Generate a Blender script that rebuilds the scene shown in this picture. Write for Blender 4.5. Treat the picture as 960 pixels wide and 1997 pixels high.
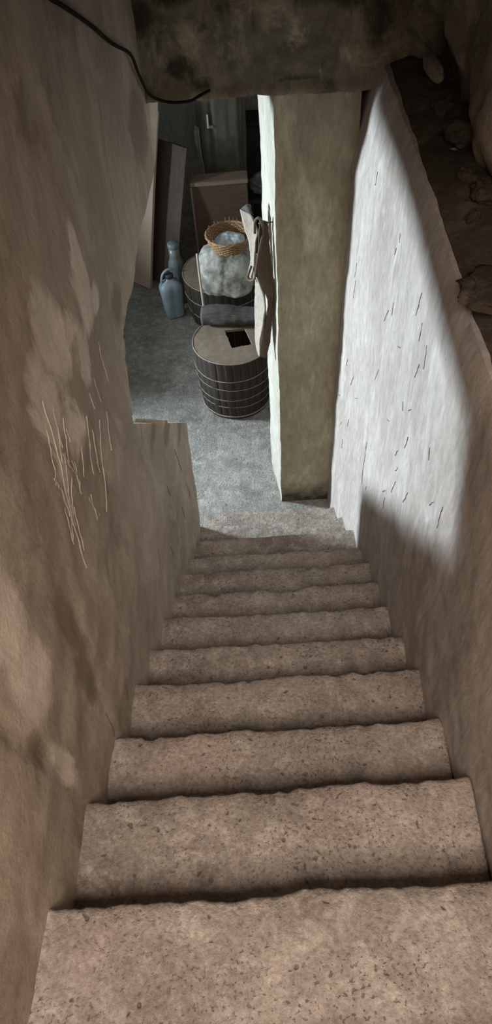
import bpy, bmesh, math, random
from mathutils import Vector, Matrix, noise
for o in list(bpy.data.objects): bpy.data.objects.remove(o)
SC = bpy.context.scene
COL = SC.collection
random.seed(7)

# ------------------------------------------------------------------ camera
CAM = Vector((0.0, 0.0, 4.014))
PITCH, ROLL, YAW = math.radians(51.883), math.radians(-5.186), math.radians(4.484)
cam_d = bpy.data.cameras.new('camera'); cam = bpy.data.objects.new('camera', cam_d); COL.objects.link(cam)
fwd = Vector((-math.sin(YAW)*math.cos(PITCH), math.cos(YAW)*math.cos(PITCH), -math.sin(PITCH)))
rgt = Vector((math.cos(YAW), math.sin(YAW), 0)); upv = rgt.cross(fwd)
rgt = math.cos(ROLL)*rgt + math.sin(ROLL)*upv; upv = rgt.cross(fwd)
cam.matrix_world = Matrix(((rgt.x, upv.x, -fwd.x, CAM.x), (rgt.y, upv.y, -fwd.y, CAM.y), (rgt.z, upv.z, -fwd.z, CAM.z), (0, 0, 0, 1)))
cam_d.sensor_fit = 'HORIZONTAL'; cam_d.sensor_width = 36; cam_d.lens = 36*1300/960
cam_d.clip_start = 0.02
SC.camera = cam

# ------------------------------------------------------------------ world, lights, exposure
W = bpy.data.worlds.new('world'); SC.world = W; W.use_nodes = True
W.node_tree.nodes['Background'].inputs[0].default_value = (0.9, 0.95, 1, 1)
W.node_tree.nodes['Background'].inputs[1].default_value = 0.0
def area(name, loc, target, sx, sy, power, col, spread=180):
    d = bpy.data.lights.new(name, 'AREA'); d.shape = 'RECTANGLE'; d.size = sx; d.size_y = sy
    d.energy = power; d.color = col; d.spread = math.radians(spread)
    o = bpy.data.objects.new(name, d); COL.objects.link(o); o.location = loc
    o.rotation_euler = (Vector(target)-Vector(loc)).to_track_quat('-Z', 'Y').to_euler()
    return o
WIN = (-4.42, 4.40, 1.85)                                     # cellar window in the west wall
area('window_daylight', WIN, (0.30, 2.0, 1.3), 0.5, 0.55, 300, (0.76, 0.90, 1.0), 128)
area('stairhead_light', (0.0, -0.85, 4.75), (0.0, -0.2, 2.4), 0.85, 1.0, 42, (1.0, 0.835, 0.71), 116)  # warm light from above the stair head; its source is unseen
SC.view_settings.view_transform = 'Standard'; SC.view_settings.look = 'None'
SC.view_settings.gamma = 1; SC.view_settings.use_curve_mapping = False
SC.view_settings.exposure = 0.0

# ------------------------------------------------------------------ helpers
def lin(c):
    return tuple(((v/255)/12.92 if v/255 <= 0.04045 else ((v/255+0.055)/1.055)**2.4) for v in c) + (1,)
def fbm(p, s, oct=4, h=1.0):
    return noise.fractal(Vector(p)*s, h, 2.0, oct, noise_basis='PERLIN_ORIGINAL')
def new_mat(name, rough=0.9, spec=0.2):
    m = bpy.data.materials.new(name); m.use_nodes = True
    b = m.node_tree.nodes['Principled BSDF']; b.inputs['Roughness'].default_value = rough
    b.inputs['Specular IOR Level'].default_value = spec
    return m, m.node_tree, b
def nnoise(nt, vec, scale, detail=6, rough=0.6, dist=0.0):
    n = nt.nodes.new('ShaderNodeTexNoise'); n.inputs['Scale'].default_value = scale
    n.inputs['Detail'].default_value = detail; n.inputs['Roughness'].default_value = rough
    n.inputs['Distortion'].default_value = dist
    nt.links.new(vec, n.inputs['Vector']); return n.outputs['Fac']
def ramp(nt, fac, stops):
    r = nt.nodes.new('ShaderNodeValToRGB'); nt.links.new(fac, r.inputs[0]); e = r.color_ramp.elements
    while len(e) < len(stops): e.new(0.5)
    for k, (p, c) in enumerate(stops): e[k].position = p; e[k].color = c if len(c) == 4 else tuple(c)+(1,)
    return r.outputs[0]
def mix(nt, fac, a, b, mode='MIX'):
    n = nt.nodes.new('ShaderNodeMix'); n.data_type = 'RGBA'; n.blend_type = mode
    for sock, v in ((n.inputs[0], fac), (n.inputs[6], a), (n.inputs[7], b)):
        if hasattr(v, 'is_linked'): nt.links.new(v, sock)
        else: sock.default_value = v
    return n.outputs[2]
def math_(nt, op, a, b=0.0):
    n = nt.nodes.new('ShaderNodeMath'); n.operation = op
    for sock, v in ((n.inputs[0], a), (n.inputs[1], b)):
        if hasattr(v, 'is_linked'): nt.links.new(v, sock)
        else: sock.default_value = v
    return n.outputs[0]
def coords(nt, scale=(1, 1, 1), kind='Object', rot=(0, 0, 0)):
    t = nt.nodes.new('ShaderNodeTexCoord'); mp = nt.nodes.new('ShaderNodeMapping')
    mp.inputs['Scale'].default_value = scale; mp.inputs['Rotation'].default_value = rot
    nt.links.new(t.outputs[kind], mp.inputs['Vector']); return mp.outputs[0]
def bump(nt, b, h, strength=0.5, dist=0.01):
    n = nt.nodes.new('ShaderNodeBump'); n.inputs['Strength'].default_value = strength; n.inputs['Distance'].default_value = dist
    nt.links.new(h, n.inputs['Height']); nt.links.new(n.outputs[0], b.inputs['Normal'])
def sep_z(nt, vec, axis=2):
    s = nt.nodes.new('ShaderNodeSeparateXYZ'); nt.links.new(vec, s.inputs[0]); return s.outputs[axis]
def attr(nt, name):
    a = nt.nodes.new('ShaderNodeAttribute'); a.attribute_name = name; return a.outputs['Fac']
BLK = (0, 0, 0, 1); WHT = (1, 1, 1, 1)

# ------------------------------------------------------------------ materials
def plaster(name, base, dark, pale, stain=None, vstretch=0.35, wear=False, bstr=0.45, rough=0.92, streak=0.0, zdirt=None, pits=0.5, med_amt=0.45, pale_amt=1.0):
    m, nt, b = new_mat(name, rough, 0.15)
    v = coords(nt); vs = coords(nt, (1, 1, vstretch))
    c = mix(nt, ramp(nt, nnoise(nt, vs, 2.2, 7, 0.62, 0.4), [(0.36, BLK), (0.66, WHT)]), dark, base)
    c = mix(nt, ramp(nt, nnoise(nt, vs, 5.5, 8, 0.66, 0.6), [(0.50, BLK), (0.72, (pale_amt,)*3)]), c, pale)
    if stain:
        c = mix(nt, ramp(nt, nnoise(nt, vs, 3.7, 9, 0.7, 0.9), [(0.56, BLK), (0.68, (0.85,)*3)]), c, stain)
    if streak:
        st = coords(nt, (14, 14, 1.3))
        c = mix(nt, ramp(nt, nnoise(nt, st, 1.6, 5, 0.6), [(0.655, BLK), (0.72, (streak,)*3)]), c, dark)
    if wear:
        w = math_(nt, 'ADD', attr(nt, 'wear'), math_(nt, 'MULTIPLY', math_(nt, 'SUBTRACT', nnoise(nt, vs, 4.5, 9, 0.68, 0.8), 0.5), 2.2))
        c = mix(nt, ramp(nt, w, [(0.42, BLK), (0.72, (0.85,)*3)]), c, pale)
        d = math_(nt, 'ADD', attr(nt, 'dirt'), math_(nt, 'MULTIPLY', math_(nt, 'SUBTRACT', nnoise(nt, vs, 11, 8, 0.75), 0.5), 1.0))
        c = mix(nt, ramp(nt, d, [(0.42, BLK), (0.7, (0.85,)*3)]), c, stain or dark)
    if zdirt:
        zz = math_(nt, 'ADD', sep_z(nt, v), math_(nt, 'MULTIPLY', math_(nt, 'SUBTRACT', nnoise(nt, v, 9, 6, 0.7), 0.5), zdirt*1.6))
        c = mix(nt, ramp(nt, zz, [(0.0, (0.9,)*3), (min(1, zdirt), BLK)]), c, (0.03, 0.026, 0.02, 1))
    med = nnoise(nt, vs, 34, 7, 0.72, 0.3)
    c = mix(nt, med_amt, c, ramp(nt, med, [(0.30, (0.45,)*3), (0.70, (1.45,)*3)]), 'MULTIPLY')
    fine = nnoise(nt, v, 160, 4, 0.7)
    c = mix(nt, 0.4, c, mix(nt, fine, (0.55, 0.55, 0.55, 1), (1.35, 1.35, 1.35, 1)), 'MULTIPLY')
    sp = ramp(nt, nnoise(nt, v, 60, 3, 0.6), [(0.24, (pits,)*3), (0.31, BLK)])
    c = mix(nt, sp, c, (0.05, 0.04, 0.03, 1))
    nt.links.new(c, b.inputs['Base Color'])
    h = math_(nt, 'ADD', math_(nt, 'MULTIPLY', nnoise(nt, vs, 12, 8, 0.65), 1.0), math_(nt, 'MULTIPLY', nnoise(nt, v, 90, 5, 0.7), 0.25))
    bump(nt, b, h, bstr, 0.012)
    return m
M = {}
M['wall_l'] = plaster('plaster_left', (0.46, 0.378, 0.298, 1), (0.33, 0.268, 0.207, 1), (0.73, 0.635, 0.53, 1), stain=(0.23, 0.178, 0.13, 1), wear=True, streak=0.35, vstretch=0.55, med_amt=0.22, pale_amt=0.35)
M['wall_r'] = plaster('plaster_right', (0.45, 0.405, 0.37, 1), (0.36, 0.31, 0.275, 1), (0.53, 0.49, 0.455, 1), streak=0.75, bstr=0.35)
M['beam'] = plaster('plaster_beam', (0.34, 0.305, 0.225, 1), (0.10, 0.088, 0.064, 1), (0.54, 0.485, 0.37, 1), stain=(0.04, 0.036, 0.026, 1), vstretch=0.8, bstr=0.8, wear=True)
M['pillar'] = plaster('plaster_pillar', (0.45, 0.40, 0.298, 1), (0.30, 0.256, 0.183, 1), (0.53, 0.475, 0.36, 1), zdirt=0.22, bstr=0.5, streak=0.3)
M['rock'] = plaster('rough_masonry', (0.27, 0.215, 0.17, 1), (0.13, 0.10, 0.075, 1), (0.36, 0.29, 0.23, 1), vstretch=0.9, bstr=0.9)
M['dirt'] = plaster('ledge_dirt', (0.10, 0.078, 0.06, 1), (0.045, 0.036, 0.028, 1), (0.145, 0.115, 0.09, 1), vstretch=1, bstr=1.0)
M['white'] = plaster('reveal_lit_white', (0.48, 0.455, 0.385, 1), (0.38, 0.35, 0.29, 1), (0.54, 0.515, 0.445, 1), streak=0.9, bstr=0.5)  # paler plaster for the lit left face of the pillar
M['room'] = plaster('cellar_plaster', (0.36, 0.34, 0.30, 1), (0.24, 0.225, 0.195, 1), (0.45, 0.43, 0.385, 1))
M['palestone'] = plaster('pale_stone', (0.30, 0.27, 0.22, 1), (0.2, 0.18, 0.15, 1), (0.38, 0.35, 0.3, 1), vstretch=1)
def concrete(name, base, dark, pale, red=None, bstr=0.7, pit=0.33):
    m, nt, b = new_mat(name, 0.93, 0.15); v = coords(nt)
    c = mix(nt, ramp(nt, nnoise(nt, v, 3.5, 8, 0.65, 0.3), [(0.35, BLK), (0.65, WHT)]), dark, base)
    c = mix(nt, ramp(nt, nnoise(nt, v, 14, 8, 0.7, 0.4), [(0.48, BLK), (0.72, (0.9,)*3)]), c, pale)
    if red: c = mix(nt, ramp(nt, nnoise(nt, v, 2.1, 4, 0.5), [(0.52, BLK), (0.7, (0.6,)*3)]), c, red)
    c = mix(nt, 0.6, c, ramp(nt, nnoise(nt, v, 75, 6, 0.75), [(0.32, (0.4,)*3), (0.68, (1.55,)*3)]), 'MULTIPLY')
    p1 = ramp(nt, nnoise(nt, v, 44, 1, 0.4, 0.2), [(0.235, (0.65,)*3), (0.285, BLK)])
    p2 = ramp(nt, nnoise(nt, v, 110, 2, 0.5, 0.1), [(0.33, (0.65,)*3), (0.385, BLK)])
    gate = ramp(nt, nnoise(nt, v, 4.5, 4, 0.6), [(0.40, BLK), (0.62, WHT)])
    pt = math_(nt, 'MAXIMUM', p1, math_(nt, 'MULTIPLY', p2, gate))
    c = mix(nt, pt, c, (0.07, 0.055, 0.045, 1))
    nt.links.new(c, b.inputs['Base Color'])
    h = math_(nt, 'ADD', nnoise(nt, v, 22, 8, 0.7), math_(nt, 'MULTIPLY', nnoise(nt, v, 110, 5, 0.7), 0.5))
    h = math_(nt, 'SUBTRACT', h, math_(nt, 'MULTIPLY', pt, 0.6))
    bump(nt, b, h, bstr, 0.02)
    return m
M['step'] = concrete('step_concrete', (0.345, 0.30, 0.262, 1), (0.215, 0.182, 0.155, 1), (0.47, 0.42, 0.375, 1), red=(0.34, 0.268, 0.23, 1))
M['floor'] = concrete('cellar_floor', (0.37, 0.36, 0.33, 1), (0.23, 0.22, 0.20, 1), (0.50, 0.49, 0.46, 1), bstr=0.8, pit=0.25)
def wood(name, a, bcol, c2, scale=(18, 18, 1.2), dusty=None, rough=0.75, axis_rot=(0, 0, 0), bstr=0.4):
    m, nt, b = new_mat(name, rough, 0.25); v = coords(nt, scale, rot=axis_rot); u = coords(nt)
    c = mix(nt, ramp(nt, nnoise(nt, v, 2.0, 8, 0.65, 0.6), [(0.3, BLK), (0.7, WHT)]), a, bcol)
    c = mix(nt, ramp(nt, nnoise(nt, v, 5.0, 8, 0.7), [(0.52, BLK), (0.75, WHT)]), c, c2)
    if dusty: c = mix(nt, ramp(nt, nnoise(nt, u, 6, 7, 0.65), [(0.36, BLK), (0.62, (0.8,)*3)]), c, dusty)
    nt.links.new(c, b.inputs['Base Color'])
    bump(nt, b, nnoise(nt, v, 6, 8, 0.7), bstr, 0.006)
    return m
M['stave'] = wood('barrel_stave', (0.020, 0.015, 0.011, 1), (0.045, 0.034, 0.025, 1), (0.095, 0.074, 0.055, 1), rough=0.7)
M['lid'] = wood('barrel_lid', (0.15, 0.108, 0.073, 1), (0.20, 0.15, 0.107, 1), (0.26, 0.20, 0.147, 1), (3, 18, 3), dusty=(0.235, 0.19, 0.145, 1), rough=0.9)
M['hoop'] = wood('hoop_wire', (0.20, 0.17, 0.14, 1), (0.34, 0.30, 0.25, 1), (0.10, 0.08, 0.065, 1), (9, 9, 9), rough=0.6)
M['board'] = wood('brown_board', (0.060, 0.042, 0.031, 1), (0.088, 0.062, 0.046, 1), (0.115, 0.083, 0.062, 1), (10, 10, 0.8))
M['board2'] = wood('reddish_board_lit', (0.36, 0.265, 0.20, 1), (0.43, 0.325, 0.25, 1), (0.50, 0.39, 0.30, 1), (10, 10, 0.8))  # paleness stands in for the light on this board
M['crate'] = wood('chest_wood', (0.075, 0.047, 0.032, 1), (0.105, 0.066, 0.045, 1), (0.14, 0.095, 0.068, 1), (1.2, 14, 14))
M['crate_lit'] = wood('chest_wood_lit', (0.19, 0.135, 0.10, 1), (0.24, 0.175, 0.13, 1), (0.30, 0.225, 0.17, 1), (1.2, 14, 14))  # paler copy of the chest wood for light on top and left edge
M['log'] = wood('log_bark', (0.055, 0.05, 0.045, 1), (0.10, 0.094, 0.086, 1), (0.16, 0.15, 0.14, 1), (2, 20, 20), rough=0.95, bstr=1.0)
M['bark'] = wood('bark_brown', (0.085, 0.058, 0.040, 1), (0.135, 0.098, 0.068, 1), (0.19, 0.145, 0.105, 1), (16, 16, 2.0), rough=0.85, bstr=0.8)
M['fibre'] = wood('torn_fibre', (0.26, 0.21, 0.165, 1), (0.46, 0.40, 0.335, 1), (0.60, 0.54, 0.465, 1), (40, 40, 14), rough=0.95, bstr=1.0, axis_rot=(0.5, 0.3, 0))
M['stick'] = wood('stick_wood', (0.36, 0.31, 0.25, 1), (0.46, 0.40, 0.32, 1), (0.28, 0.23, 0.17, 1), (12, 12, 1))
M['wicker'] = wood('wicker', (0.24, 0.14, 0.07, 1), (0.36, 0.22, 0.12, 1), (0.46, 0.30, 0.17, 1), (10, 10, 10), rough=0.7)
M['frame'] = wood('window_frame_wood', (0.2, 0.17, 0.14, 1), (0.26, 0.22, 0.18, 1), (0.3, 0.26, 0.22, 1))
def plain(name, c1, c2, scale=8, rough=0.6, spec=0.4, bstr=0.2, metal=0.0):
    m, nt, b = new_mat(name, rough, spec); v = coords(nt)
    c = mix(nt, ramp(nt, nnoise(nt, v, scale, 6, 0.65), [(0.35, BLK), (0.65, WHT)]), c1, c2)
    nt.links.new(c, b.inputs['Base Color']); b.inputs['Metallic'].default_value = metal
    bump(nt, b, nnoise(nt, v, scale*4, 5, 0.6), bstr, 0.005)
    return m
M['sack'] = plain('sackcloth', (0.15, 0.145, 0.125, 1), (0.48, 0.47, 0.42, 1), 9, 0.95, 0.1, 0.7)
M['rag'] = plain('white_cloth', (0.50, 0.55, 0.57, 1), (0.64, 0.68, 0.70, 1), 7, 0.9, 0.1, 0.3)
M['jug'] = plain('blue_plastic', (0.21, 0.265, 0.31, 1), (0.29, 0.35, 0.395, 1), 10, 0.42, 0.5, 0.1)
M['bottle'] = plain('grey_bottle', (0.12, 0.14, 0.14, 1), (0.18, 0.205, 0.20, 1), 10, 0.35, 0.5, 0.1)
M['cap'] = plain('dark_cap', (0.03, 0.033, 0.036, 1), (0.05, 0.053, 0.056, 1), 10, 0.5, 0.4, 0.1)
M['wrap'] = plain('dark_plastic_wrap', (0.085, 0.073, 0.055, 1), (0.14, 0.122, 0.095, 1), 4, 0.33, 0.5, 0.15)
M['wrapedge'] = plain('pale_torn_edge', (0.33, 0.30, 0.26, 1), (0.45, 0.42, 0.37, 1), 20, 0.8, 0.2, 0.5)
M['darkbox'] = plain('dark_box', (0.022, 0.02, 0.018, 1), (0.04, 0.036, 0.032, 1), 5, 0.8, 0.2, 0.2)
M['greyrag'] = plain('grey_rag', (0.13, 0.125, 0.12, 1), (0.2, 0.195, 0.185, 1), 8, 0.95, 0.1, 0.5)
M['metal'] = plain('glint_white', (0.75, 0.75, 0.72, 1), (0.85, 0.85, 0.82, 1), 10, 0.35, 0.6, 0.05)  # white colour of the bar that stands for a glint on the plastic
M['cable'] = plain('cable_rubber', (0.012, 0.010, 0.008, 1), (0.022, 0.019, 0.015, 1), 20, 0.95, 0.08, 0.2)
M['scratch'] = plain('scratch_pale', (0.44, 0.39, 0.33, 1), (0.58, 0.52, 0.45, 1), 20, 0.95, 0.1, 0.2)
M['crack'] = plain('crack_dark', (0.10, 0.085, 0.07, 1), (0.22, 0.19, 0.16, 1), 20, 0.95, 0.1, 0.2)
mg, ntg, bg = new_mat('window_glass', 0.1, 0.5)
bg.inputs['Transmission Weight'].default_value = 1.0; bg.inputs['IOR'].default_value = 1.0; bg.inputs['Base Color'].default_value = (0.95, 0.97, 0.97, 1)
M['glass'] = mg

# ------------------------------------------------------------------ object helpers
def link(name, me, mat, parent=None, smooth=True, loc=None, rot=None):
    if smooth and len(me.polygons): me.polygons.foreach_set('use_smooth', [True]*len(me.polygons))
    o = bpy.data.objects.new(name, me); COL.objects.link(o)
    if mat is not None: me.materials.append(M[mat] if isinstance(mat, str) else mat)
    if parent is not None: o.parent = parent
    if loc is not None: o.location = loc
    if rot is not None: o.rotation_euler = rot
    return o
def mesh(name, verts, faces):
    me = bpy.data.meshes.new(name); me.from_pydata([tuple(v) for v in verts], [], faces); me.update(); return me
def bmobj(name, bm, mat, parent=None, smooth=True, loc=None, rot=None):
    bmesh.ops.recalc_face_normals(bm, faces=bm.faces[:])
    me = bpy.data.meshes.new(name); bm.to_mesh(me); bm.free(); return link(name, me, mat, parent, smooth, loc, rot)
def struct(o): o['kind'] = 'structure'; return o
def tag(o, label, cat, group=None):
    o['label'] = label; o['category'] = cat
    if group: o['group'] = group
    return o
def empty(name, loc=(0, 0, 0), rot=(0, 0, 0)):
    o = bpy.data.objects.new(name, None); COL.objects.link(o); o.location = loc; o.rotation_euler = rot; o.empty_display_size = 0.1; return o
def inpoly(p, poly):
    x, y = p; r = False; n = len(poly)
    for i in range(n):
        x1, y1 = poly[i]; x2, y2 = poly[(i+1) % n]
        if (y1 > y) != (y2 > y) and x < (x2-x1)*(y-y1)/(y2-y1)+x1: r = not r
    return r
def segd(p, a, b):
    ax, ay = a; bx, by = b; dx, dy = bx-ax, by-ay; L = dx*dx+dy*dy
    t = 0 if L == 0 else max(0, min(1, ((p[0]-ax)*dx+(p[1]-ay)*dy)/L))
    qx, qy = ax+t*dx, ay+t*dy
    return math.hypot(p[0]-qx, p[1]-qy), (qx, qy)
def slab(name, u0, u1, v0, v1, step, place, thick_vec, mat, holes=(), parent=None, attrs=None):
    """A grid of (u,v) mapped by place(u,v) to a point, holes cut out with edges snapped, given thickness."""
    nu = max(2, int(round((u1-u0)/step))); nv = max(2, int(round((v1-v0)/step)))
    uv = []
    for j in range(nv+1):
        for i in range(nu+1):
            p = (u0+(u1-u0)*i/nu, v0+(v1-v0)*j/nv)
            for h in holes:
                best = None
                for k in range(len(h)):
                    d, q = segd(p, h[k], h[(k+1) % len(h)])
                    if best is None or d < best[0]: best = (d, q)
                if best[0] < step*0.62 and 0 < i < nu and 0 < j < nv: p = best[1]
            uv.append(p)
    faces = []
    for j in range(nv):
        for i in range(nu):
            a = j*(nu+1)+i; f = (a, a+1, a+nu+2, a+nu+1)
            c = (sum(uv[k][0] for k in f)/4, sum(uv[k][1] for k in f)/4)
            if any(inpoly(c, h) for h in holes): continue
            faces.append(f)
    used = sorted({k for f in faces for k in f}); idx = {k: n for n, k in enumerate(used)}
    uv = [uv[k] for k in used]; faces = [tuple(idx[k] for k in f) for f in faces]
    V = [Vector(place(*p)) for p in uv]; n = len(V); T = Vector(thick_vec)
    edges = {}
    for f in faces:
        for k in range(4): edges[(f[k], f[(k+1) % 4])] = 1
    side = [(b, a, a+n, b+n) for (a, b) in edges if (b, a) not in edges]
    allf = faces + [tuple(k+n for k in reversed(f)) for f in faces] + side
    bm = bmesh.new()
    me = mesh(name, V + [v+T for v in V], allf)
    bm.from_mesh(me); bmesh.ops.recalc_face_normals(bm, faces=bm.faces[:]); bm.to_mesh(me); bm.free()
    if attrs:
        for nm, fn in attrs.items():
            at = me.attributes.new(nm, 'FLOAT', 'POINT')
            vals = [fn(*p) for p in uv]; at.data.foreach_set('value', vals + [0.0]*n)
    o = link(name, me, mat, parent, True)
    # keep the sharp arris between face and sides
    me.set_sharp_from_angle(angle=math.radians(50))
    return o
def box(name, x0, x1, y0, y1, z0, z1, mat, parent=None, bevel=0.0, loc=None, rot=None, smooth=False):
    bm = bmesh.new(); bmesh.ops.create_cube(bm, size=1)
    for v in bm.verts: v.co = Vector((x0+(v.co.x+.5)*(x1-x0), y0+(v.co.y+.5)*(y1-y0), z0+(v.co.z+.5)*(z1-z0)))
    if bevel: bmesh.ops.bevel(bm, geom=bm.edges[:], offset=bevel, segments=2, affect='EDGES')
    return bmobj(name, bm, mat, parent, smooth, loc, rot)
def tube_geo(pts, radii, seg=10, squash=None):
    pts = [Vector(p) for p in pts]
    if not hasattr(radii, '__len__'): radii = [radii]*len(pts)
    V, F = [], []; ref = None
    for i, p in enumerate(pts):
        t = (pts[min(i+1, len(pts)-1)]-pts[max(i-1, 0)]).normalized()
        if ref is None: ref = t.orthogonal().normalized()
        ref = (ref-t*ref.dot(t)).normalized(); bi = t.cross(ref)
        for k in range(seg):
            a = 2*math.pi*k/seg; V.append(p+(ref*math.cos(a)+bi*math.sin(a))*radii[i])
    for i in range(len(pts)-1):
        for k in range(seg):
            a = i*seg+k; b = i*seg+(k+1) % seg; F.append((a, b, b+seg, a+seg))
    F.append(tuple(reversed(range(seg)))); F.append(tuple(range(len(V)-seg, len(V))))
    return V, F
def tube(name, pts, radii, mat, parent=None, seg=10):
    return link(name, mesh(name, *tube_geo(pts, radii, seg)), mat, parent)
def spline(pts, n=6):
    pts = [Vector(p) for p in pts]; out = []
    for i in range(len(pts)-1):
        a = pts[max(i-1, 0)]; b = pts[i]; c = pts[i+1]; d = pts[min(i+2, len(pts)-1)]
        for k in range(n):
            t = k/n; out.append(0.5*((2*b)+(c-a)*t+(2*a-5*b+4*c-d)*t*t+(3*b-a-3*c+d)*t**3))
    return out+[pts[-1]]
def lathe_geo(prof, seg=40, sx=1.0, sy=1.0, power=2.0):
    V, F = [], []
    for (r, z) in prof:
        for k in range(seg):
            a = 2*math.pi*k/seg; c, s = math.cos(a), math.sin(a)
            q = (abs(c)**power+abs(s)**power)**(-1/power)
            V.append(Vector((r*c*q*sx, r*s*q*sy, z)))
    for i in range(len(prof)-1):
        for k in range(seg):
            a = i*seg+k; b = i*seg+(k+1) % seg; F.append((a, b, b+seg, a+seg))
    F.append(tuple(reversed(range(seg)))); F.append(tuple(range(len(V)-seg, len(V))))
    return V, F
def blob(name, r, mat, amp=0.15, freq=3.0, seed=0.0, parent=None, loc=None, rot=None, sub=4, flat=None):
    bm = bmesh.new(); bmesh.ops.create_icosphere(bm, subdivisions=sub, radius=1)
    for v in bm.verts:
        d = v.co.normalized(); k = 1+amp*fbm(d+Vector((seed, seed*1.7, 0)), freq, 4)
        v.co = Vector((d.x*r[0]*k, d.y*r[1]*k, d.z*r[2]*k))
        if flat is not None and v.co.z < flat: v.co.z = flat+(v.co.z-flat)*0.08
    return bmobj(name, bm, mat, parent, True, loc, rot)

# ------------------------------------------------------------------ staircase
TREAD, RISE = 0.25, 0.1979
XL, XR = -0.527, 0.47
NOSE = [(0.205, 0.272), (0.48, 0.54), (0.72, 0.77), (0.98, 1.03), (1.22, 1.26), (1.47, 1.51), (1.71, 1.76), (1.96, 2.01), (2.20, 2.25), (2.465, 2.52), (2.72, 2.775), (2.985, 3.03)]
NOSE = [(-0.10, -0.05)] + NOSE
stairs = tag(empty('staircase', (0, 0, 0)), 'rough worn concrete staircase descending between plaster walls into the cellar', 'staircase')
def make_step(n):
    zt = 2.572-RISE*n
    back = (-1.75, -1.75) if n == 0 else tuple(y-0.07 for y in NOSE[n-1])
    fr = NOSE[n]; zb = max(0.0, zt-RISE-0.04)-0.02
    nx = 150; W0 = XL-0.012; W1 = 0.484-0.095*max(0.0, min(1, (fr[1]-2.5)/0.78))
    nt_ = 30
    prof = []                                              # (t along tread, dz, extra y)
    for k in range(nt_+1): prof.append((k/nt_, 0.0, 0.0))
    prof += [(1, -0.004, 0.006), (1, -0.011, 0.010), (1, -0.022, 0.012)]
    for k in range(1, 10): prof.append((1, -0.022-(zt-zb-0.022)*k/9, 0.012-0.012*k/9))
    V, F = [], []; m = len(prof)+1
    for i in range(nx+1):
        u = i/nx; x = W0+(W1-W0)*u
        yb = back[0]+(back[1]-back[0])*u; yf = fr[0]+(fr[1]-fr[0])*u
        wav = 0.009*fbm((x, n*3.1, 0), 4.0, 3)+0.006*fbm((x, n*5.3, 2), 22, 3)
        chip = max(0.0, fbm((x, n*7.7, 5), 7.5, 3)-0.28)*0.03
        for (t, dz, ey) in prof:
            yy = yb+(yf-0.012-yb)*t+ey
            edge = max(0.0, (t-0.85)/0.15)
            yy += (wav-chip)*edge
            q = (x, yy, zt)
            z = zt+dz+0.004*fbm(q, 5, 3)+0.0028*fbm(q, 26, 4)-0.010*edge**3*(0.4+abs(fbm((x, n, 9), 9, 3)))
            z -= 0.006*math.sin(math.pi*min(1, max(0, u)))*t        # hollow worn by feet
            V.append(Vector((x, yy, z)))
        V.append(Vector((x, yb, zb)))
    for i in range(nx):
        for k in range(m):
            a = i*m+k; b = i*m+(k+1) % m; F.append((a, b, b+m, a+m))
    F.append(tuple(range(m))); F.append(tuple(reversed(range(nx*m, nx*m+m))))
    me = mesh('step', V, F); bm = bmesh.new(); bm.from_mesh(me); bmesh.ops.recalc_face_normals(bm, faces=bm.faces[:]); bm.to_mesh(me); bm.free()
    return link('step', me, 'step', stairs)
for n in range(13): make_step(n)

# ------------------------------------------------------------------ walls of the stairwell
# left wall: opening above a sloping parapet, (Y, z) coordinates
OPEN_L = [(1.76, 2.31), (2.86, 1.235), (2.72, 0.40), (2.74, -0.5), (4.2, -0.5), (4.2, 2.70), (3.62, 2.70), (3.3, 2.60), (1.95, 2.585)]
LIP = [(1.06, 3.06), (1.0, 2.95), (0.97, 2.82), (0.93, 2.66), (0.865, 2.52), (0.81, 2.33), (0.74, 2.05), (0.70, 1.85)]   # broken edge of the newer plaster coat
def lip_y(z):
    for (y0, z0), (y1, z1) in zip(LIP, LIP[1:]):
        if z1 <= z <= z0: return y0+(y1-y0)*(z0-z)/(z0-z1)
    return None
def left_pt(y, z):
    d = 0.011*fbm((0, y, z), 1.6, 3)+0.0045*fbm((3, y, z), 7, 4)+0.0015*fbm((5, y, z), 30, 3)
    ly = lip_y(z)
    if ly is not None:
        e = y-ly-0.02*fbm((1, y, z), 9, 3)
        k = min(1, max(0, (e+0.006)/0.016))*math.exp(-max(0, e)/0.35)*min(1, (3.06-z)/0.15, (z-1.85)/0.15)
        d += 0.008*k
    d -= 0.010*math.exp(-((y-0.46+0.06*(z-2.7))/0.011)**2)*(1 if 2.52 < z < 2.95 else 0)
    return (XL+d, y, z)
PALE = [((1.60, 2.97), 0.10, 0.13), ((1.66, 3.04), 0.04, 0.12), ((1.72, 2.87), 0.07, 0.05), ((1.30, 3.05), 0.12, 0.16), ((1.12, 3.0), 0.11, 0.14), ((1.45, 2.90), 0.08, 0.14), ((1.06, 2.80), 0.07, 0.14), ((1.22, 2.82), 0.10, 0.12), ((0.58, 2.72), 0.12, 0.16), ((0.62, 2.95), 0.10, 0.2), ((0.50, 2.42), 0.05, 0.16)]
def pale_attr(y, z):
    s = 0.0
    for (c, ry, rz) in PALE: s = max(s, 1.0-((y-c[0])/ry)**2*0.8-((z-c[1])/rz)**2*0.8)
    return max(0.0, s)**0.6*0.8 - (0.35 if s <= 0 else 0.0)
DIRT = [((2.05, 1.98), 0.22, 0.08), ((2.3, 1.74), 0.2, 0.08), ((2.6, 1.46), 0.2, 0.10), ((0.80, 2.55), 0.07, 0.25), ((0.75, 2.35), 0.06, 0.2), ((2.95, 2.85), 0.3, 0.2), ((1.95, 2.68), 0.12, 0.10), ((0.47, 2.62), 0.05, 0.1)]
def dirt_attr(y, z):
    s = 0.0
    for (c, ry, rz) in DIRT: s = max(s, 1.0-((y-c[0])/ry)**2*0.8-((z-c[1])/rz)**2*0.8)
    return max(0.0, s)*0.85
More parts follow.
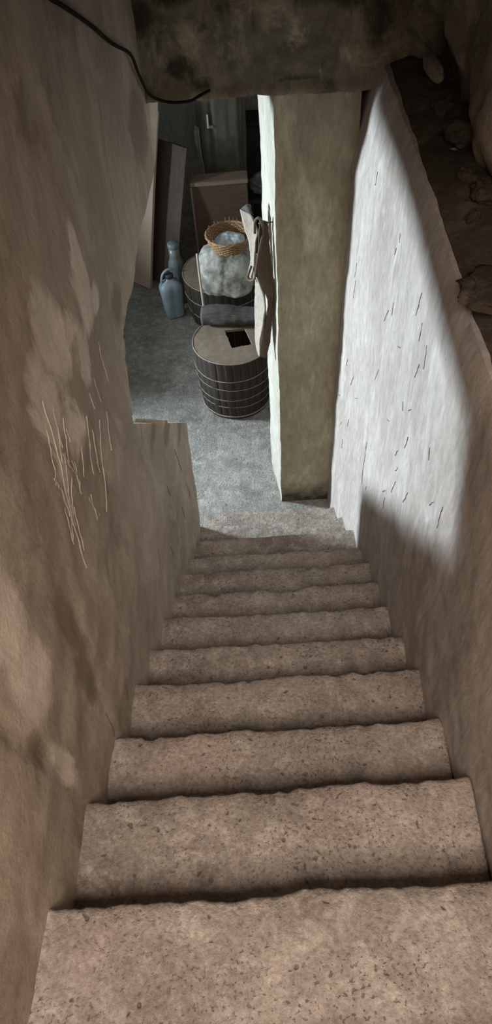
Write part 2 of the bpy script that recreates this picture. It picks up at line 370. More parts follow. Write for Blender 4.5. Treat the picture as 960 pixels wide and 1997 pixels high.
wl = struct(slab('wall_left', -1.75, 3.75, -0.02, 5.3, 0.022, left_pt, (-0.12, 0, 0.014), 'wall_l', [OPEN_L], attrs={'wear': pale_attr, 'dirt': dirt_attr}))
def right_x(y, z):
    x = 0.472+0.02*max(0, z)/2.9
    b = 0.095*max(0.0, min(1, (y-2.46)/0.78))*max(0.0, min(1, (3.02-z)/0.5))
    return x-b
def right_pt(y, z):
    d = 0.009*fbm((7, y, z), 1.7, 3)+0.004*fbm((9, y, z), 8, 4)+0.0012*fbm((11, y, z), 32, 3)
    top = max(0.0, (z-2.83)/0.10)
    zz = z+(0.007*fbm((y, 0, 4), 5, 4) if z > 2.9 else 0)
    return (right_x(y, z)+d+0.02*top*top, y, zz)
struct(slab('wall_right', -1.75, 3.62, -0.02, 2.93, 0.022, right_pt, (0.24, 0, 0), 'wall_r'))
def rough_pt(y, z):
    k = max(0.0, min(1, (3.25-z)/0.35))
    d = 0.05*fbm((21, y, z), 2.2, 4)+0.03*fbm((23, y, z), 6, 4)+0.008*fbm((25, y, z), 22, 3)
    return (0.69+d+0.07*k*k, y, z)
struct(slab('wall_upper_right', -1.75, 4.2, 2.80, 5.3, 0.03, rough_pt, (0.2, 0, 0), 'rock'))
def dirt_pt(x, y):
    s = min(1.0, max(0.0, (x-0.525)/0.08))
    return (x+0.006*fbm((0, y, 2), 7, 3)*(1-s), y, 2.934+s*(0.022+0.030*fbm((x, y, 1), 4, 4)+0.012*fbm((x, y, 3), 16, 3)))
struct(slab('ledge', 0.525, 0.80, -1.7, 3.3, 0.02, dirt_pt, (0, 0, -0.04), 'dirt'))
bpy.data.objects['ledge'].name = 'trim_1'
# beam across the foot of the stairs
def beam_pt(x, z):
    d = 0.014*fbm((x, 31, z), 3, 4)+0.006*fbm((x, 33, z), 14, 4)
    g = 0.014*math.exp(-((x+0.045+0.01*math.sin(z*9))/0.007)**2)+0.008*math.exp(-((x+0.215)/0.008)**2)*(1 if z > 3.1 else 0)
    lip = 0.016*math.exp(-((z-2.85)/0.022)**2)
    edge = 0.012*fbm((x, 35, 0), 6, 4) if z < 2.9 else 0
    return (x, 3.225+d+g-lip, z+edge)
BD = [((-0.36, 2.96), 0.13, 0.07), ((-0.28, 2.90), 0.10, 0.05), ((0.28, 3.20), 0.32, 0.10), ((0.47, 3.1), 0.10, 0.2), ((-0.5, 3.15), 0.08, 0.14), ((-0.36, 3.22), 0.2, 0.07), ((0.14, 2.90), 0.14, 0.02)]
BP = [((-0.3, 3.05), 0.07, 0.05), ((0.1, 3.05), 0.14, 0.08), ((0.33, 2.97), 0.1, 0.06), ((-0.08, 2.85), 0.5, 0.015), ((-0.12, 3.05), 0.06, 0.08)]  # the long thin entry paints the lit lower lip
def fld(L, k):
    def f(a, b):
        s = 0.0
        for (c, ra, rb) in L: s = max(s, 1.0-((a-c[0])/ra)**2*0.8-((b-c[1])/rb)**2*0.8)
        return max(0.0, s)*k
    return f
bm_ = slab('beam', -0.53, 0.76, 2.84, 5.3, 0.018, beam_pt, (0, 0.30, 0), 'beam', attrs={'wear': fld(BP, 0.45), 'dirt': fld(BD, 0.75)})
tag(bm_, 'grimy concrete beam spanning the foot of the stairs, blackened with damp', 'beam')
# pillar: front face at Y=3.24, left reveal splayed back to the cellar
def pillar():
    V, F = [], []; rows = 130
    P = [(0.030, 3.242), (0.42, 3.245), (0.42, 3.66), (-0.04, 3.66)]
    ring = []
    for k in range(4):
        a, b = P[k], P[(k+1) % 4]; n = 18
        for i in range(n): ring.append((a[0]+(b[0]-a[0])*i/n, a[1]+(b[1]-a[1])*i/n))
    R = len(ring)
    for j in range(rows+1):
        z = -0.01+2.87*j/rows
        for (x, y) in ring:
            d = 0.007*fbm((x, y+40, z), 2.5, 4)+0.004*fbm((x, y+43, z), 11, 4)
            V.append((x+d*(1 if x > 0.1 else 0.9), y+d, z))
    for j in range(rows):
        for k in range(R):
            a = j*R+k; b = j*R+(k+1) % R; F.append((a, b, b+R, a+R))
    F.append(tuple(reversed(range(R)))); F.append(tuple(range(rows*R, rows*R+R)))
    me = mesh('pillar', V, F); o = link('pillar', me, 'pillar'); me.materials.append(M['white'])
    for p in me.polygons:
        if p.index < rows*R and (p.index % R) >= 54: p.material_index = 1        # the white reveal, made paler for the light on it
    me.set_sharp_from_angle(angle=math.radians(45)); return o
pl = tag(pillar(), 'plastered square pillar under the beam at the foot of the stairs', 'pillar')

# ------------------------------------------------------------------ cellar shell
def floor_pt(x, y):
    return (x, y, 0.010*fbm((x, y, 50), 1.5, 3)+0.004*fbm((x, y, 52), 9, 4)-0.004)
struct(slab('floor', -4.6, 1.2, 0.3, 7.9, 0.035, floor_pt, (0, 0, -0.15), 'floor'))
def flat_wall(name, mk, u0, u1, v0, v1, th, holes=(), mat='room', step=0.1):
    return struct(slab(name, u0, u1, v0, v1, step, mk, th, mat, holes))
WY0, WY1, WZ0, WZ1 = WIN[1]-0.5, WIN[1]+0.5, WIN[2]-0.5, WIN[2]+0.5
flat_wall('wall_far', lambda x, z: (x, 7.7+0.02*fbm((x, 60, z), 1.5, 3), z), -4.6, 1.2, -0.02, 3.2, (0, 0.2, 0), mat='room')
flat_wall('wall_west', lambda y, z: (-4.5, y, z), 0.3, 7.9, -0.02, 3.2, (-0.2, 0, 0), [[(WY0, WZ0), (WY1, WZ0), (WY1, WZ1), (WY0, WZ1)]])
flat_wall('wall_near', lambda x, z: (x, 0.4, z), -4.6, -0.6, -0.02, 3.2, (0, -0.2, 0))
flat_wall('wall_east', lambda y, z: (0.75, y, z), 3.3, 7.9, -0.02, 3.2, (0.2, 0, 0))
flat_wall('ceiling', lambda x, y: (x, y, 3.12), -4.6, -0.6, 0.3, 7.9, (0, 0, 0.15))
flat_wall('ceiling_cellar', lambda x, y: (x, y, 3.12), -0.75, 1.2, 3.5, 7.9, (0, 0, 0.15))
struct(slab('wall_low_shade', 4.35, 7.75, -0.02, 1.22, 0.06, lambda y, z: (-3.0+0.01*fbm((70, y, z), 3, 3), y, z), (-0.12, 0, 0), 'room'))  # unseen low wall added to shade the far floor
# stairhead shell behind the camera
flat_wall('wall_back', lambda x, z: (x, -1.75, z), -0.65, 0.95, 2.3, 5.4, (0, -0.15, 0), mat='wall_r')
flat_wall('ceiling_shade_slab', lambda x, y: (x, y, 4.22), -0.60, 0.95, 0.45, 3.4, (0, 0, 0.2), mat='wall_r')  # unseen slab added below the ceiling to shade beam and upper walls
flat_wall('ceiling_stairhead', lambda x, y: (x, y, 5.3), -0.65, 0.95, -1.85, 3.6, (0, 0, 0.15), mat='wall_r')
# cellar window
w1 = struct(empty('window_1', (-4.5, WIN[1], WIN[2])))
for nm, b in (('window_frame', (-0.06, -0.0, -0.5, -0.44, -0.5, 0.5)), ('window_frame', (-0.06, -0.0, 0.44, 0.5, -0.5, 0.5)), ('window_frame', (-0.06, -0.0, -0.44, 0.44, 0.45, 0.5)), ('window_frame', (-0.06, -0.0, -0.44, 0.44, -0.5, -0.45))):
    box(nm, *b, 'frame', w1, 0.004)

# ------------------------------------------------------------------ plaster marks on the walls (thin ribbons lying on the surface)
def ribbon(name, surf, off, pts, width, mat, parent):
    P = [surf(*p) for p in pts]; V, F = [], []
    up = Vector(off)
    Q = [Vector(p)+up for p in P]
    for i, p in enumerate(Q):
        t = (Q[min(i+1, len(Q)-1)]-Q[max(i-1, 0)]).normalized(); s = t.cross(up.normalized()).normalized()
        w = width*(0.35+0.65*math.sin(math.pi*(i+0.6)/(len(Q)+0.2)))/2
        V += [p-s*w, p+s*w, p-s*w-up*1.8, p+s*w-up*1.8]
    for i in range(len(Q)-1):
        a = i*4; F += [(a, a+1, a+5, a+4), (a, a+4, a+6, a+2), (a+1, a+3, a+7, a+5)]
    return link(name, mesh(name, V, F), mat, parent, False)
def wpath(p, q, n=10, j=0.006, seed=0):
    return [(p[0]+(q[0]-p[0])*k/n+j*fbm((k*0.4, seed, 0), 1.3, 2), p[1]+(q[1]-p[1])*k/n+j*fbm((k*0.4, seed, 9), 1.3, 2)) for k in range(n+1)]

# ------------------------------------------------------------------ tubs and barrel
def make_barrel(name, loc, rt, rb, h, hoops, hole=None, staves=30, rotz=0.0):
    root = empty(name, loc, (0, 0, rotz))
    # one stave, shared by all copies
    da = 2*math.pi/staves; V, F = [], []
    rows = 8; th = 0.018
    for j in range(rows+1):
        t = j/rows; r = rb+(rt-rb)*t+0.012*math.sin(math.pi*t)
        for k in range(4):
            a = -da/2*0.975+da*0.975*k/3; rr = r+(0.0025 if k in (1, 2) else 0)
            V.append((rr*math.cos(a), rr*math.sin(a), h*t))
        for k in range(4):
            a = da/2*0.975-da*0.975*k/3; V.append(((r-th)*math.cos(a), (r-th)*math.sin(a), h*t))
    for j in range(rows):
        for k in range(8):
            a = j*8+k; b = j*8+(k+1) % 8; F.append((a, b, b+8, a+8))
    F.append(tuple(reversed(range(8)))); F.append(tuple(range(rows*8, rows*8+8)))
    me = mesh('stave', V, F); me.materials.append(M['stave'])
    for i in range(staves):
        o = bpy.data.objects.new('stave', me); COL.objects.link(o); o.parent = root; o.rotation_euler = (0, 0, da*i)
        o.scale = (1+0.006*random.uniform(-1, 1), 1, 1)
    for (z, rad, tilt) in hoops:
        t = z/h; r = rb+(rt-rb)*t+0.012*math.sin(math.pi*t)+rad*0.7
        pts = [(r*math.cos(a), r*math.sin(a), z+tilt*math.cos(a-0.7)+0.003*fbm((math.cos(a), math.sin(a), z), 3, 2)) for a in [2*math.pi*k/64 for k in range(65)]]
        tube('hoop', pts, rad, 'hoop', root, 6)
    R = rt-0.003
    holes = [hole] if hole else []
    def lidp(x, y):
        rr = math.hypot(x, y)
        # square to disc
        m = max(abs(x), abs(y)); s = m/rr if rr > 1e-6 else 1
        return (x, y, h+0.004*fbm((x, y, 71), 4, 3)+0.0015*fbm((x, y, 72), 20, 3))
    circ = [(R*math.cos(2*math.pi*k/72), R*math.sin(2*math.pi*k/72)) for k in range(72)]
    st = 0.012; n = int(2*R/st)+4; st = 2*(R+0.02)/n
    # disc grid with snapped rim and the cut-out
    uv = []; 
    for j in range(n+1):
        for i in range(n+1):
            p = (-R-0.02+st*i, -R-0.02+st*j); rr = math.hypot(*p)
            if abs(rr-R) < st*0.72: p = (p[0]*R/rr, p[1]*R/rr)
            for hp in holes:
                best = min((segd(p, hp[k], hp[(k+1) % len(hp)]) for k in range(len(hp))), key=lambda q: q[0])
                if best[0] < st*0.55: p = best[1]
            uv.append(p)
    fs = []
    for j in range(n):
        for i in range(n):
            a = j*(n+1)+i; f = (a, a+1, a+n+2, a+n+1); c = (sum(uv[k][0] for k in f)/4, sum(uv[k][1] for k in f)/4)
            if math.hypot(*c) > R or any(math.hypot(*uv[k]) > R+1e-4 for k in f): continue
            if any(inpoly(c, hp) for hp in holes): continue
            fs.append(f)
    us = sorted({k for f in fs for k in f}); ix = {k: q for q, k in enumerate(us)}
    fs = [tuple(ix[k] for k in f) for f in fs]; T = [Vector(lidp(*uv[k]))+Vector((0, 0, 0.004)) for k in us]; N = len(T)
    ed = {(f[k], f[(k+1) % 4]) for f in fs for k in range(4)}
    al = fs+[tuple(k+N for k in reversed(f)) for f in fs]+[(b, a, a+N, b+N) for (a, b) in ed if (b, a) not in ed]
    me = mesh('lid', T+[v-Vector((0, 0, 0.022)) for v in T], al); lo = link('lid', me, 'lid', root); me.set_sharp_from_angle(angle=math.radians(40))
    rim = [((rt+0.001)*math.cos(a), (rt+0.001)*math.sin(a), h+0.004+0.003*fbm((math.cos(a), math.sin(a), 5), 2, 2)) for a in [2*math.pi*k/72 for k in range(73)]]
    tube('rim', rim, 0.0045, 'hoop', root, 6)
    V, F = lathe_geo([(rb-0.02, 0.012), (rb-0.02, 0.03)], 40); link('bottom', mesh('bottom', V, F), 'stave', root, False)
    return root
B1 = (-0.335, 4.45, 0.0)
b1 = make_barrel('barrel', B1, 0.322, 0.292, 0.61, [(0.44, 0.0035, 0.008), (0.335, 0.003, -0.010), (0.235, 0.003, 0.010), (0.14, 0.003, -0.006), (0.03, 0.006, 0.0)],
                 hole=[(-0.065, 0.12), (0.0, -0.115), (0.165, -0.075), (0.105, 0.135)])
tag(b1, 'dark staved wooden barrel with a square hole in its dusty lid', 'barrel')
b2 = make_barrel('tub', (-0.45, 5.72, 0.0), 0.395, 0.355, 0.45, [(0.30, 0.004, 0.01), (0.12, 0.004, -0.01)], staves=34)
tag(b2, 'low wide wooden tub with flat brown lid under the grey sack', 'tub')

# ------------------------------------------------------------------ log on the barrel
def log():
    V, F = [], []; n = 44; seg = 30
    for i in range(n+1):
        t = i/n; x = -0.27+0.54*t; r = 0.078+0.007*math.sin(t*5)+0.006*fbm((x, 2, 2), 6, 3)
        if i in (0, n): r *= 0.9
        for k in range(seg):
            a = 2*math.pi*k/seg; rr = r*(1+0.10*fbm((x*3, math.cos(a), math.sin(a)), 2.2, 4)+0.05*fbm((x*2, math.cos(a)*3, math.sin(a)*3), 3, 4))
            V.append((x, rr*math.cos(a)*1.05, rr*math.sin(a)*0.95+0.006*math.sin(t*7)))
    for i in range(n):
        for k in range(seg):
            a = i*seg+k; b = i*seg+(k+1) % seg; F.append((a, b, b+seg, a+seg))
    F.append(tuple(reversed(range(seg)))); F.append(tuple(range(n*seg, n*seg+seg)))
    return link('log', mesh('log', V, F), 'log', loc=(-0.315, 4.65, 0.698), rot=(0, 0, math.radians(-3)))
tag(log(), 'short dark grey log lying across the back of the barrel lid', 'log')

# ------------------------------------------------------------------ torn slab of bark standing on the barrel lid by the pillar
def sheet(name, rows, thick, mat, parent, cols=10, rag=0.0, seed=0):
    """rows: (left point, right point, bulge) ; a curved sheet of real thickness."""
    L = spline([r[0] for r in rows], 7); Rr = spline([r[1] for r in rows], 7); Bq = spline([(r[2], 0, 0) for r in rows], 7)
    V, F = [], []; n = len(L)
    for i in range(n):
        d = Rr[i]-L[i]; nrm = d.cross(L[min(i+1, n-1)]-L[max(i-1, 0)]).normalized()
        for k in range(cols+1):
            t = k/cols; p = L[i]+d*t+nrm*(Bq[i].x*math.sin(math.pi*t))
            p += nrm*0.004*fbm(p, 14, 3)
            if k in (0, cols): p += d.normalized()*rag*fbm((i*0.5, k, seed), 1.1, 3)
            V.append(p)
    m = cols+1; N = len(V)
    nr = []
    for i in range(n):
        d = (Rr[i]-L[i]).cross(L[min(i+1, n-1)]-L[max(i-1, 0)]).normalized()
        nr += [d]*m
    V += [V[k]-nr[k]*thick for k in range(N)]
    fr = [(i*m+k, i*m+k+1, (i+1)*m+k+1, (i+1)*m+k) for i in range(n-1) for k in range(cols)]
    ed = {(f[k], f[(k+1) % 4]) for f in fr for k in range(4)}
    al = fr+[tuple(k+N for k in reversed(f)) for f in fr]+[(b, a, a+N, b+N) for (a, b) in ed if (b, a) not in ed]
    bm = bmesh.new(); me = mesh(name, V, al); bm.from_mesh(me); bmesh.ops.recalc_face_normals(bm, faces=bm.faces[:]); bm.to_mesh(me); bm.free()
    return link(name, me, mat, parent)

bk = tag(empty('bark_slab', (-0.05, 3.35, 2.19)), 'torn curled slab of brown bark with pale fibres hanging beside the pillar', 'bark')
BK = Vector(bk.location)
def rows3(A, B, C): return [(Vector(a)-BK, Vector(b)-BK, c) for a, b, c in zip(A, B, C)]
mL = [(-0.055, 3.340, 2.209), (-0.066, 3.330, 2.071), (-0.075, 3.320, 1.909), (-0.029, 3.310, 1.749), (-0.043, 3.320, 1.602), (-0.073, 3.340, 1.440), (-0.084, 3.360, 1.310)]
mR = [(-0.012, 3.360, 2.190), (-0.005, 3.340, 2.062), (0.007, 3.335, 1.879), (0.010, 3.330, 1.784), (-0.006, 3.345, 1.600), (-0.023, 3.370, 1.414), (-0.052, 3.380, 1.280)]
fL = [(-0.085, 3.460, 1.804), (-0.095, 3.480, 1.653), (-0.101, 3.480, 1.508), (-0.105, 3.460, 1.349), (-0.088, 3.400, 1.282)]
fR = [(-0.076, 3.320, 1.893), (-0.035, 3.310, 1.749), (-0.046, 3.320, 1.602), (-0.073, 3.340, 1.440), (-0.081, 3.360, 1.306)]
pL = [(-0.154, 3.500, 2.191), (-0.137, 3.500, 2.097), (-0.114, 3.480, 2.001), (-0.109, 3.460, 1.919), (-0.139, 3.460, 1.806)]
pR = [(-0.093, 3.420, 2.196), (-0.063, 3.400, 2.119), (-0.078, 3.400, 2.037), (-0.088, 3.400, 1.945), (-0.096, 3.400, 1.826)]
sheet('bark_sheet', rows3(mL, mR, (0.01, 0.02, 0.022, 0.008, 0.01, 0.01, 0.003)), 0.010, 'bark', bk, rag=0.004, seed=1)
sheet('torn_fibres', rows3(fL, fR, (0, 0.005, 0.007, 0.005, 0)), 0.010, 'fibre', bk, rag=0.005, seed=2)
sheet('torn_flap', rows3(pL, pR, (0.004, 0.010, 0.005, 0.004, 0.004)), 0.008, 'fibre', bk, rag=0.007, seed=3)
sheet('flap_tip', rows3([(-0.154, 3.5, 2.196), (-0.13, 3.48, 2.223), (-0.113, 3.48, 2.227)], [(-0.093, 3.42, 2.199), (-0.1, 3.43, 2.225), (-0.097, 3.46, 2.226)], (0.006, 0.012, 0.008)), 0.007, 'log', bk, rag=0.004, seed=4)
tube('curled_strip', [p-BK for p in spline([(-0.082, 3.360, 2.128), (-0.077, 3.360, 2.193), (-0.057, 3.340, 2.223), (-0.042, 3.330, 2.200), (-0.038, 3.330, 2.143), (-0.061, 3.310, 2.053), (-0.079, 3.310, 1.962), (-0.095, 3.360, 1.858), (-0.126, 3.400, 1.821), (-0.134, 3.420, 1.838), (-0.112, 3.400, 1.908)], 6)], 0.0075, 'bark', bk, 8)
tube('nail', [Vector((0.022, 3.335, 2.20))-BK, Vector((-0.06, 3.345, 2.19))-BK], 0.003, 'cap', bk, 8)

# ------------------------------------------------------------------ sack, basket, cloth, stick on the tub
def sack():
    bm = bmesh.new(); bmesh.ops.create_icosphere(bm, subdivisions=6, radius=1)
    for v in bm.verts:
        d = v.co.normalized(); pw = 2.8
        q = (abs(d.x)**pw+abs(d.y)**pw+abs(d.z)**pw)**(-1/pw)
        k = q*(1+0.12*fbm(d+Vector((4, 0, 0)), 1.7, 2)+0.022*fbm(d, 5.5, 2))
        p = Vector((d.x*0.245*k, d.y*0.15*k, d.z*0.188*k))
        if p.z < 0: p.y -= 0.30*p.z*p.z*8 if p.y < 0 else 0                 # the front bulges over the tub edge
        p.y += 0.35*p.z
        p.z = max(p.z, -0.186)
        v.co = p
    return bmobj('sack', bm, 'sack', loc=(-0.40, 5.45, 0.648))
tag(sack(), 'lumpy grey-white cloth sack slumped on the low tub', 'sack')
def basket():
    root = empty('wicker_basket', (-0.355, 5.42, 0.858)); H = 0.125
    def rad(t): return 0.145+0.055*t
    nst = 36
    for k in range(nst):                                   # upright stakes, ends sticking up ragged
        a = 2*math.pi*k/nst; top = H+random.uniform(0.0, 0.045)
        pts = [(rad(min(1.1, z/H))*math.cos(a), rad(min(1.1, z/H))*math.sin(a), z) for z in (0.0, H*0.35, H*0.7, top)]
        tube('stake', pts, [0.004, 0.004, 0.0035, 0.0022], 'wicker', root, 5)
    for r in range(9):                                     # woven rods
        z = 0.006+H*r/9; pts = []
        for k in range(nst*4+1):
            a = 2*math.pi*k/(nst*4); rr = rad(z/H)+0.006*math.cos(a*nst/2+math.pi*(r % 2))
            pts.append((rr*math.cos(a), rr*math.sin(a), z))
        tube('woven_rod', pts, 0.0068, 'wicker', root, 6)
    for r in range(2):
        pts = [((rad(1)+0.004*math.cos(a*9+r*3))*math.cos(a), (rad(1)+0.004*math.cos(a*9+r*3))*math.sin(a), H*0.98+0.005*math.sin(a*9+r*3)) for a in [2*math.pi*k/90 for k in range(91)]]
        tube('rim', pts, 0.0085, 'wicker', root, 6)
    V, F = lathe_geo([(0.15, 0.0), (0.15, 0.008)], 30); link('base', mesh('base', V, F), 'wicker', root)
    return root
tag(basket(), 'round brown wicker basket with ragged rim sitting on the sack', 'basket')
def cloth():
    V, F = [], []; n = 26
    for j in range(n+1):
        for i in range(48):
            a = 2*math.pi*i/48; t = j/n; r = 0.14*t
            x, y = r*math.cos(a), r*math.sin(a)
            z = 0.055*math.sqrt(max(0, 1-t**3))+0.030*fbm((x, y, 3), 7, 3)*(1-0.5*t)+0.03*max(0, x*2.2+0.12)*t
            V.append((x, y, z))
    for j in range(n):
        for i in range(48):
            a = j*48+i; b = j*48+(i+1) % 48; F.append((a, b, b+48, a+48))
    m = len(V); V += [(x*0.8, y*0.8, -0.03) for (x, y, z) in V[-48:]]
    for i in range(48): F.append((m-48+i, m-48+(i+1) % 48, m+(i+1) % 48, m+i))
    F.append(tuple(range(m, m+48)))
    return link('white_cloth', mesh('white_cloth', V, F), 'rag', loc=(-0.355, 5.415, 0.90))
tag(cloth(), 'crumpled bluish-white cloth heaped inside the wicker basket', 'cloth')
tag(tube('stick', spline([(-0.595, 5.05, 0.0), (-0.612, 5.11, 0.25), (-0.618, 5.16, 0.45), (-0.628, 5.225, 0.72), (-0.632, 5.265, 0.90)], 4), 0.011, 'stick'), 'thin pale stick propped upright against the left side of the sack', 'stick')

# ------------------------------------------------------------------ jug and bottle beside the tub
def jug():
    root = empty('jug', (-0.975, 5.68, 0.0), (0, 0, math.radians(20)))
    prof = [(0.06, 0.0), (0.085, 0.004), (0.093, 0.02), (0.097, 0.08), (0.104, 0.20), (0.112, 0.29), (0.112, 0.325), (0.104, 0.352), (0.082, 0.378), (0.05, 0.398), (0.036, 0.408), (0.033, 0.43)]
    V, F = lathe_geo(prof, 48, 1.0, 0.72, 3.4); 
    V = [Vector((v.x*(1-0.05*math.exp(-(v.x/0.012)**2)), v.y*(1-0.10*math.exp(-(v.x/0.014)**2)) if v.z < 0.34 else v.y, v.z)) for v in V]
    body = link('body', mesh('body', V, F), 'jug', root)
    V, F = lathe_geo([(0.040, 0.425), (0.041, 0.43), (0.041, 0.455), (0.036, 0.461)], 24); link('cap', mesh('cap', V, F), 'cap', root)
    tube('handle', spline([(0.085, 0, 0.362), (0.075, 0, 0.43), (0.045, -0.0, 0.49), (-0.005, 0, 0.505), (-0.05, 0, 0.48), (-0.075, 0, 0.43), (-0.085, 0, 0.36)], 6), 0.012, 'jug', root, 10)
    return root
tag(jug(), 'blue-grey plastic jug with looped handle standing beside the low tub', 'jug')
def bottle():
    root = empty('bottle', (-0.93, 5.93, 0.0))
    V, F = lathe_geo([(0.06, 0), (0.075, 0.006), (0.078, 0.03), (0.078, 0.40), (0.074, 0.43), (0.055, 0.47), (0.052, 0.50), (0.052, 0.59)], 32); link('body', mesh('body', V, F), 'bottle', root)
    V, F = lathe_geo([(0.055, 0.585), (0.057, 0.59), (0.057, 0.625), (0.05, 0.632)], 28); link('cap', mesh('cap', V, F), 'bottle', root)
    return root
tag(bottle(), 'tall dull grey bottle standing behind the blue-grey jug', 'bottle')

# ------------------------------------------------------------------ boards and lumber at the back
def board(name, p0, u, lean, w, h, th, mat, label):
    """p0: floor point of the right edge; u: direction of the foot; lean: backward shift at the top."""
    u = Vector(u).normalized(); nb = Vector((-u.y, u.x, 0))
    if nb.y < 0: nb = -nb
    up = (Vector((0, 0, h))+nb*lean).normalized(); L = math.hypot(h, lean); nn = u.cross(up).normalized()
    V, F = [], []; nx, nz = 8, 24
    for s in (0, 1):
        for j in range(nz+1):
            for i in range(nx+1):
                p = u*(-w*i/nx)+up*(L*j/nz); bow = 0.012*math.sin(math.pi*j/nz)
                V.append(p+nn*(th*(s-0.5)+bow)+Vector((0, 0, 0.006*fbm((i*0.5, j, s), 0.7, 2) if j == nz else 0)))
    m = (nx+1)*(nz+1)
    g = [(j*(nx+1)+i, j*(nx+1)+i+1, (j+1)*(nx+1)+i+1, (j+1)*(nx+1)+i) for j in range(nz) for i in range(nx)]
    ed = {(f[k], f[(k+1) % 4]) for f in g for k in range(4)}
    al = g+[tuple(k+m for k in reversed(f)) for f in g]+[(b, a, a+m, b+m) for (a, b) in ed if (b, a) not in ed]
    me = mesh(name, V, al); bm = bmesh.new(); bm.from_mesh(me); bmesh.ops.recalc_face_normals(bm, faces=bm.faces[:]); bm.to_mesh(me); bm.free()
    o = link(name, me, mat, None, False, loc=p0); tag(o, label, 'board'); return o
board('leaning_board', (-1.26, 6.13, 0.015), (0.79, -0.61, 0), 0.47, 0.42, 1.55, 0.03, 'board2', 'reddish-brown board leaning beside the lintel, nearest the left wall')
board('leaning_board', (-0.98, 6.10, 0.015), (0.79, -0.61, 0), 0.40, 0.36, 1.26, 0.03, 'board', 'dark brown board leaning behind the blue-grey jug')
cr = tag(empty('chest', (-0.475, 6.40, 0.0), (0, 0, math.radians(3))), 'dark brown upright wooden chest with lit-toned flat top behind the tub', 'chest')
box('body', -0.272, 0.272, 0.0, 0.16, 0.0, 0.93, 'crate', cr, 0.006)
box('top', -0.282, 0.278, -0.012, 0.17, 0.93, 0.97, 'crate_lit', cr, 0.006)
box('lit_edge', -0.282, -0.262, -0.012, 0.0, 0.02, 0.925, 'crate_lit', cr, 0.003)  # strip added for the lit left edge
def wrap():
    root = empty('wrapped_roll', (-0.47, 6.88, 0.0), (math.radians(-2), math.radians(1), 0))
    V, F = [], []; seg = 96; rows = 40
    for j in range(rows+1):
        z = 1.95*j/rows
        for k in range(seg):
            a = 2*math.pi*k/seg; r = 0.225*(1+0.05*math.sin(7*a+0.6*z)+0.03*math.sin(13*a+1.3-z)+0.03*fbm((math.cos(a), math.sin(a), z), 2, 3))
            V.append((r*math.cos(a), r*math.sin(a)*0.8, z))
    for j in range(rows):
        for k in range(seg):
            a = j*seg+k; b = j*seg+(k+1) % seg; F.append((a, b, b+seg, a+seg))
    F.append(tuple(reversed(range(seg)))); F.append(tuple(range(rows*seg, rows*seg+seg)))
    link('wrap', mesh('wrap', V, F), 'wrap', root)
    sheet('torn_edge', [((-0.245, -0.06, 1.28), (-0.205, -0.12, 1.27), 0.01), ((-0.262, -0.05, 1.16), (-0.200, -0.125, 1.14), 0.015), ((-0.235, -0.06, 1.04), (-0.195, -0.13, 1.03), 0.01), ((-0.232, -0.06, 0.90), (-0.18, -0.14, 0.88), 0.012), ((-0.228, -0.06, 0.75), (-0.18, -0.14, 0.75), 0.01)], 0.006, 'wrapedge', root, rag=0.006, seed=8)
    box('glint_bar', -0.118, -0.102, -0.205, -0.185, 1.30, 1.42, 'metal', root, 0.003)
    box('glint_bar', -0.100, -0.055, -0.205, -0.190, 1.30, 1.325, 'bottle', root, 0.003)
    return root
tag(wrap(), 'tall roll wrapped in dark shiny plastic with a glint modelled as a bright bar', 'roll')
dk = tag(empty('cabinet', (-0.03, 7.25, 0.0)), 'black cabinet in the darkness right of the wrapped roll', 'cabinet')
box('body', -0.24, 0.30, 0.0, 0.3, 0.0, 1.10, 'darkbox', dk, 0.01)
box('top', -0.25, 0.31, -0.015, 0.31, 1.10, 1.13, 'darkbox', dk, 0.005)
gr = blob('grey_rag', (0.13, 0.12, 0.09), 'greyrag', 0.35, 2.5, 3.0, loc=(-0.06, 6.62, 0.815))
tag(gr, 'crumpled grey rag in the gloom behind the pillar', 'rag')
st = tag(empty('stool', (-0.06, 6.62, 0.0)), 'dark stool under the crumpled grey rag', 'stool')
box('seat', -0.14, 0.16, -0.13, 0.15, 0.68, 0.715, 'darkbox', st, 0.004)
for sx in (-0.12, 0.12):
    for sy in (-0.11, 0.11): box('leg', sx-0.015, sx+0.015, sy-0.015, sy+0.015, 0.0, 0.68, 'darkbox', st, 0.002)
bag = blob('white_bag', (0.045, 0.04, 0.13), 'rag', 0.3, 2.5, 6.0, loc=(-0.80, 6.25, 0.13))
tag(bag, 'small pale bag tucked between chest and dark board', 'bag')

# ------------------------------------------------------------------ stones on the ledge
def stone(name, r, mat, loc, rot, seed, label, group=None, amp=0.35):
    o = blob(name, r, mat, amp, 1.8, seed, None, loc, rot, 4); return tag(o, label, 'stone', group)
stone('slab_stone', (0.13, 0.10, 0.028), 'dirt', (0.605, 1.50, 2.985), (0.05, 0.12, 0.5), 1.0, 'flat dark slab of stone jutting over the ledge edge')
stone('pale_stone', (0.03, 0.13, 0.035), 'palestone', (0.655, 2.98, 2.99), (0, 0, 0.05), 2.0, 'pale oblong stone lying on the dark ledge near the beam', amp=0.15)
for k, (x, y, r) in enumerate([(0.66, 2.02, 0.045), (0.63, 2.14, 0.03), (0.67, 2.42, 0.05), (0.64, 2.66, 0.04), (0.60, 1.90, 0.022)]):
    stone('ledge_stone', (r, r*1.2, r*0.75), 'dirt', (x, y, 2.955+r*0.4), (0.2*k, 0.3, k), 3.0+k, 'small dark stone on the dirty ledge, '+('second beyond the flat slab', 'third beyond the flat slab', 'largest of the five', 'nearest the pale oblong stone', 'smallest, nearest the flat slab')[k], 'small dark stones on the ledge')

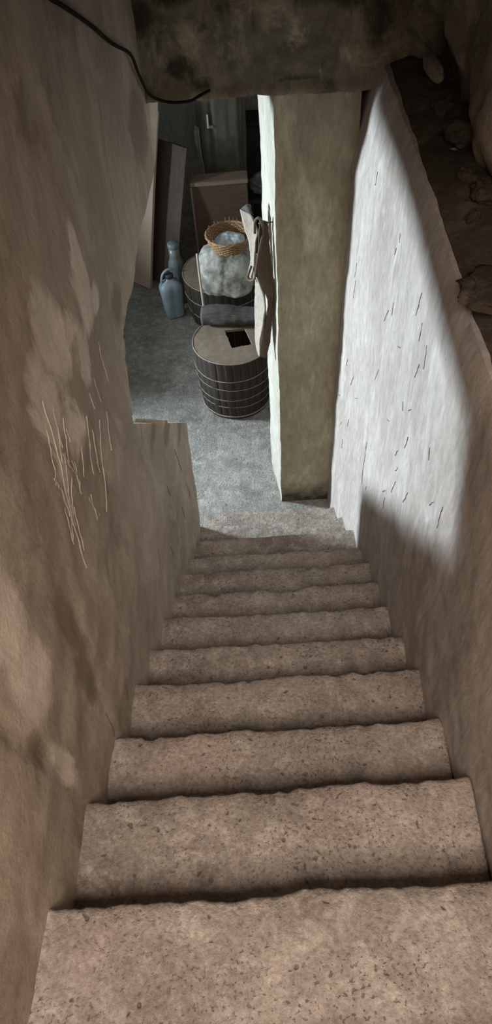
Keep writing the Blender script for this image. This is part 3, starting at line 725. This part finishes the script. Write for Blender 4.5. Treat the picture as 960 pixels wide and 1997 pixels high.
# ------------------------------------------------------------------ cable along the left wall and under the beam
cb = spline([(-0.512, 1.3, 3.80), (-0.510, 1.95, 3.54), (-0.508, 2.3, 3.39), (-0.510, 2.6, 3.25), (-0.508, 2.91, 3.12), (-0.508, 3.03, 3.01), (-0.500, 3.15, 2.90), (-0.46, 3.185, 2.858), (-0.40, 3.187, 2.845), (-0.33, 3.185, 2.848), (-0.29, 3.185, 2.865), (-0.24, 3.187, 2.885)], 6)
tag(tube('cable', cb, 0.0062, 'cable', None, 8), 'black electric cable running down the left wall to the beam', 'cable')

# ------------------------------------------------------------------ scratches and hairline cracks on the plaster
SCR = [((1.63, 2.78), (1.63, 2.62), .004), ((1.49, 2.76), (1.5, 2.66), .004), ((1.41, 2.77), (1.41, 2.71), .006), ((1.32, 2.77), (1.25, 2.61), .004), ((1.43, 2.65), (1.25, 2.44), .004), ((1.19, 2.60), (1.17, 2.50), .004),
       ((1.11, 3.02), (1.02, 2.68), .005), ((1.03, 2.72), (0.99, 2.52), .006), ((1.06, 2.70), (1.02, 2.56), .004), ((1.34, 2.70), (1.30, 2.56), .003), ((1.29, 2.62), (1.36, 2.52), .003), ((1.52, 2.60), (1.44, 2.50), .003), ((1.16, 2.62), (1.20, 2.48), .003), ((1.10, 2.86), (1.14, 2.72), .004), ((1.18, 2.90), (1.12, 2.80), .003)]
for k, (a, b, w) in enumerate(SCR):
    ribbon('scratch', left_pt, (0.0022, 0, 0), wpath(a, b, 10, 0.006, k), w*0.42, 'scratch', wl)
rg = random.Random(9)
for k in range(16):                                        # finer scuffs over the worn patch
    y = rg.uniform(1.0, 1.25); z = rg.uniform(2.74, 3.02)
    ribbon('scratch', left_pt, (0.0018, 0, 0), wpath((y, z), (y+rg.uniform(-0.08, 0.03), z-rg.uniform(0.04, 0.12)), 8, 0.008, 200+k), 0.0018, 'scratch', wl)
CRK = [((2.35, 1.55), (2.42, 1.30), .006), ((2.05, 1.62), (2.08, 1.50), .004), ((2.25, 1.20), (2.28, 1.05), .004), ((0.74, 2.12), (0.72, 1.98), .004), ((2.5, 1.1), (2.52, 0.95), .005), ((1.85, 1.4), (1.86, 1.28), .004)]
for k, (a, b, w) in enumerate(CRK):
    ribbon('crack', left_pt, (0.0022, 0, 0), wpath(a, b, 8, 0.005, 40+k), w*0.6, 'crack', wl)
wr = bpy.data.objects['wall_right']
rg = random.Random(5)
CRR = []
for k in range(34):
    y = rg.uniform(1.2, 3.1); z = rg.uniform(max(0.9, 2.35-0.95*(y-1.1)), 2.72); l = rg.uniform(0.03, 0.11); t = rg.uniform(-0.02, 0.05)
    CRR.append(((y, z), (y+t, z-l), rg.choice((0.003, 0.004, 0.006))))
CRR.append(((2.47, 1.42), (2.475, 1.08), 0.006))
for k, (a, b, w) in enumerate(CRR):
    ribbon('crack', right_pt, (-0.0022, 0, 0), wpath(a, b, 8, 0.005, 80+k), w*0.55, 'crack', wr)
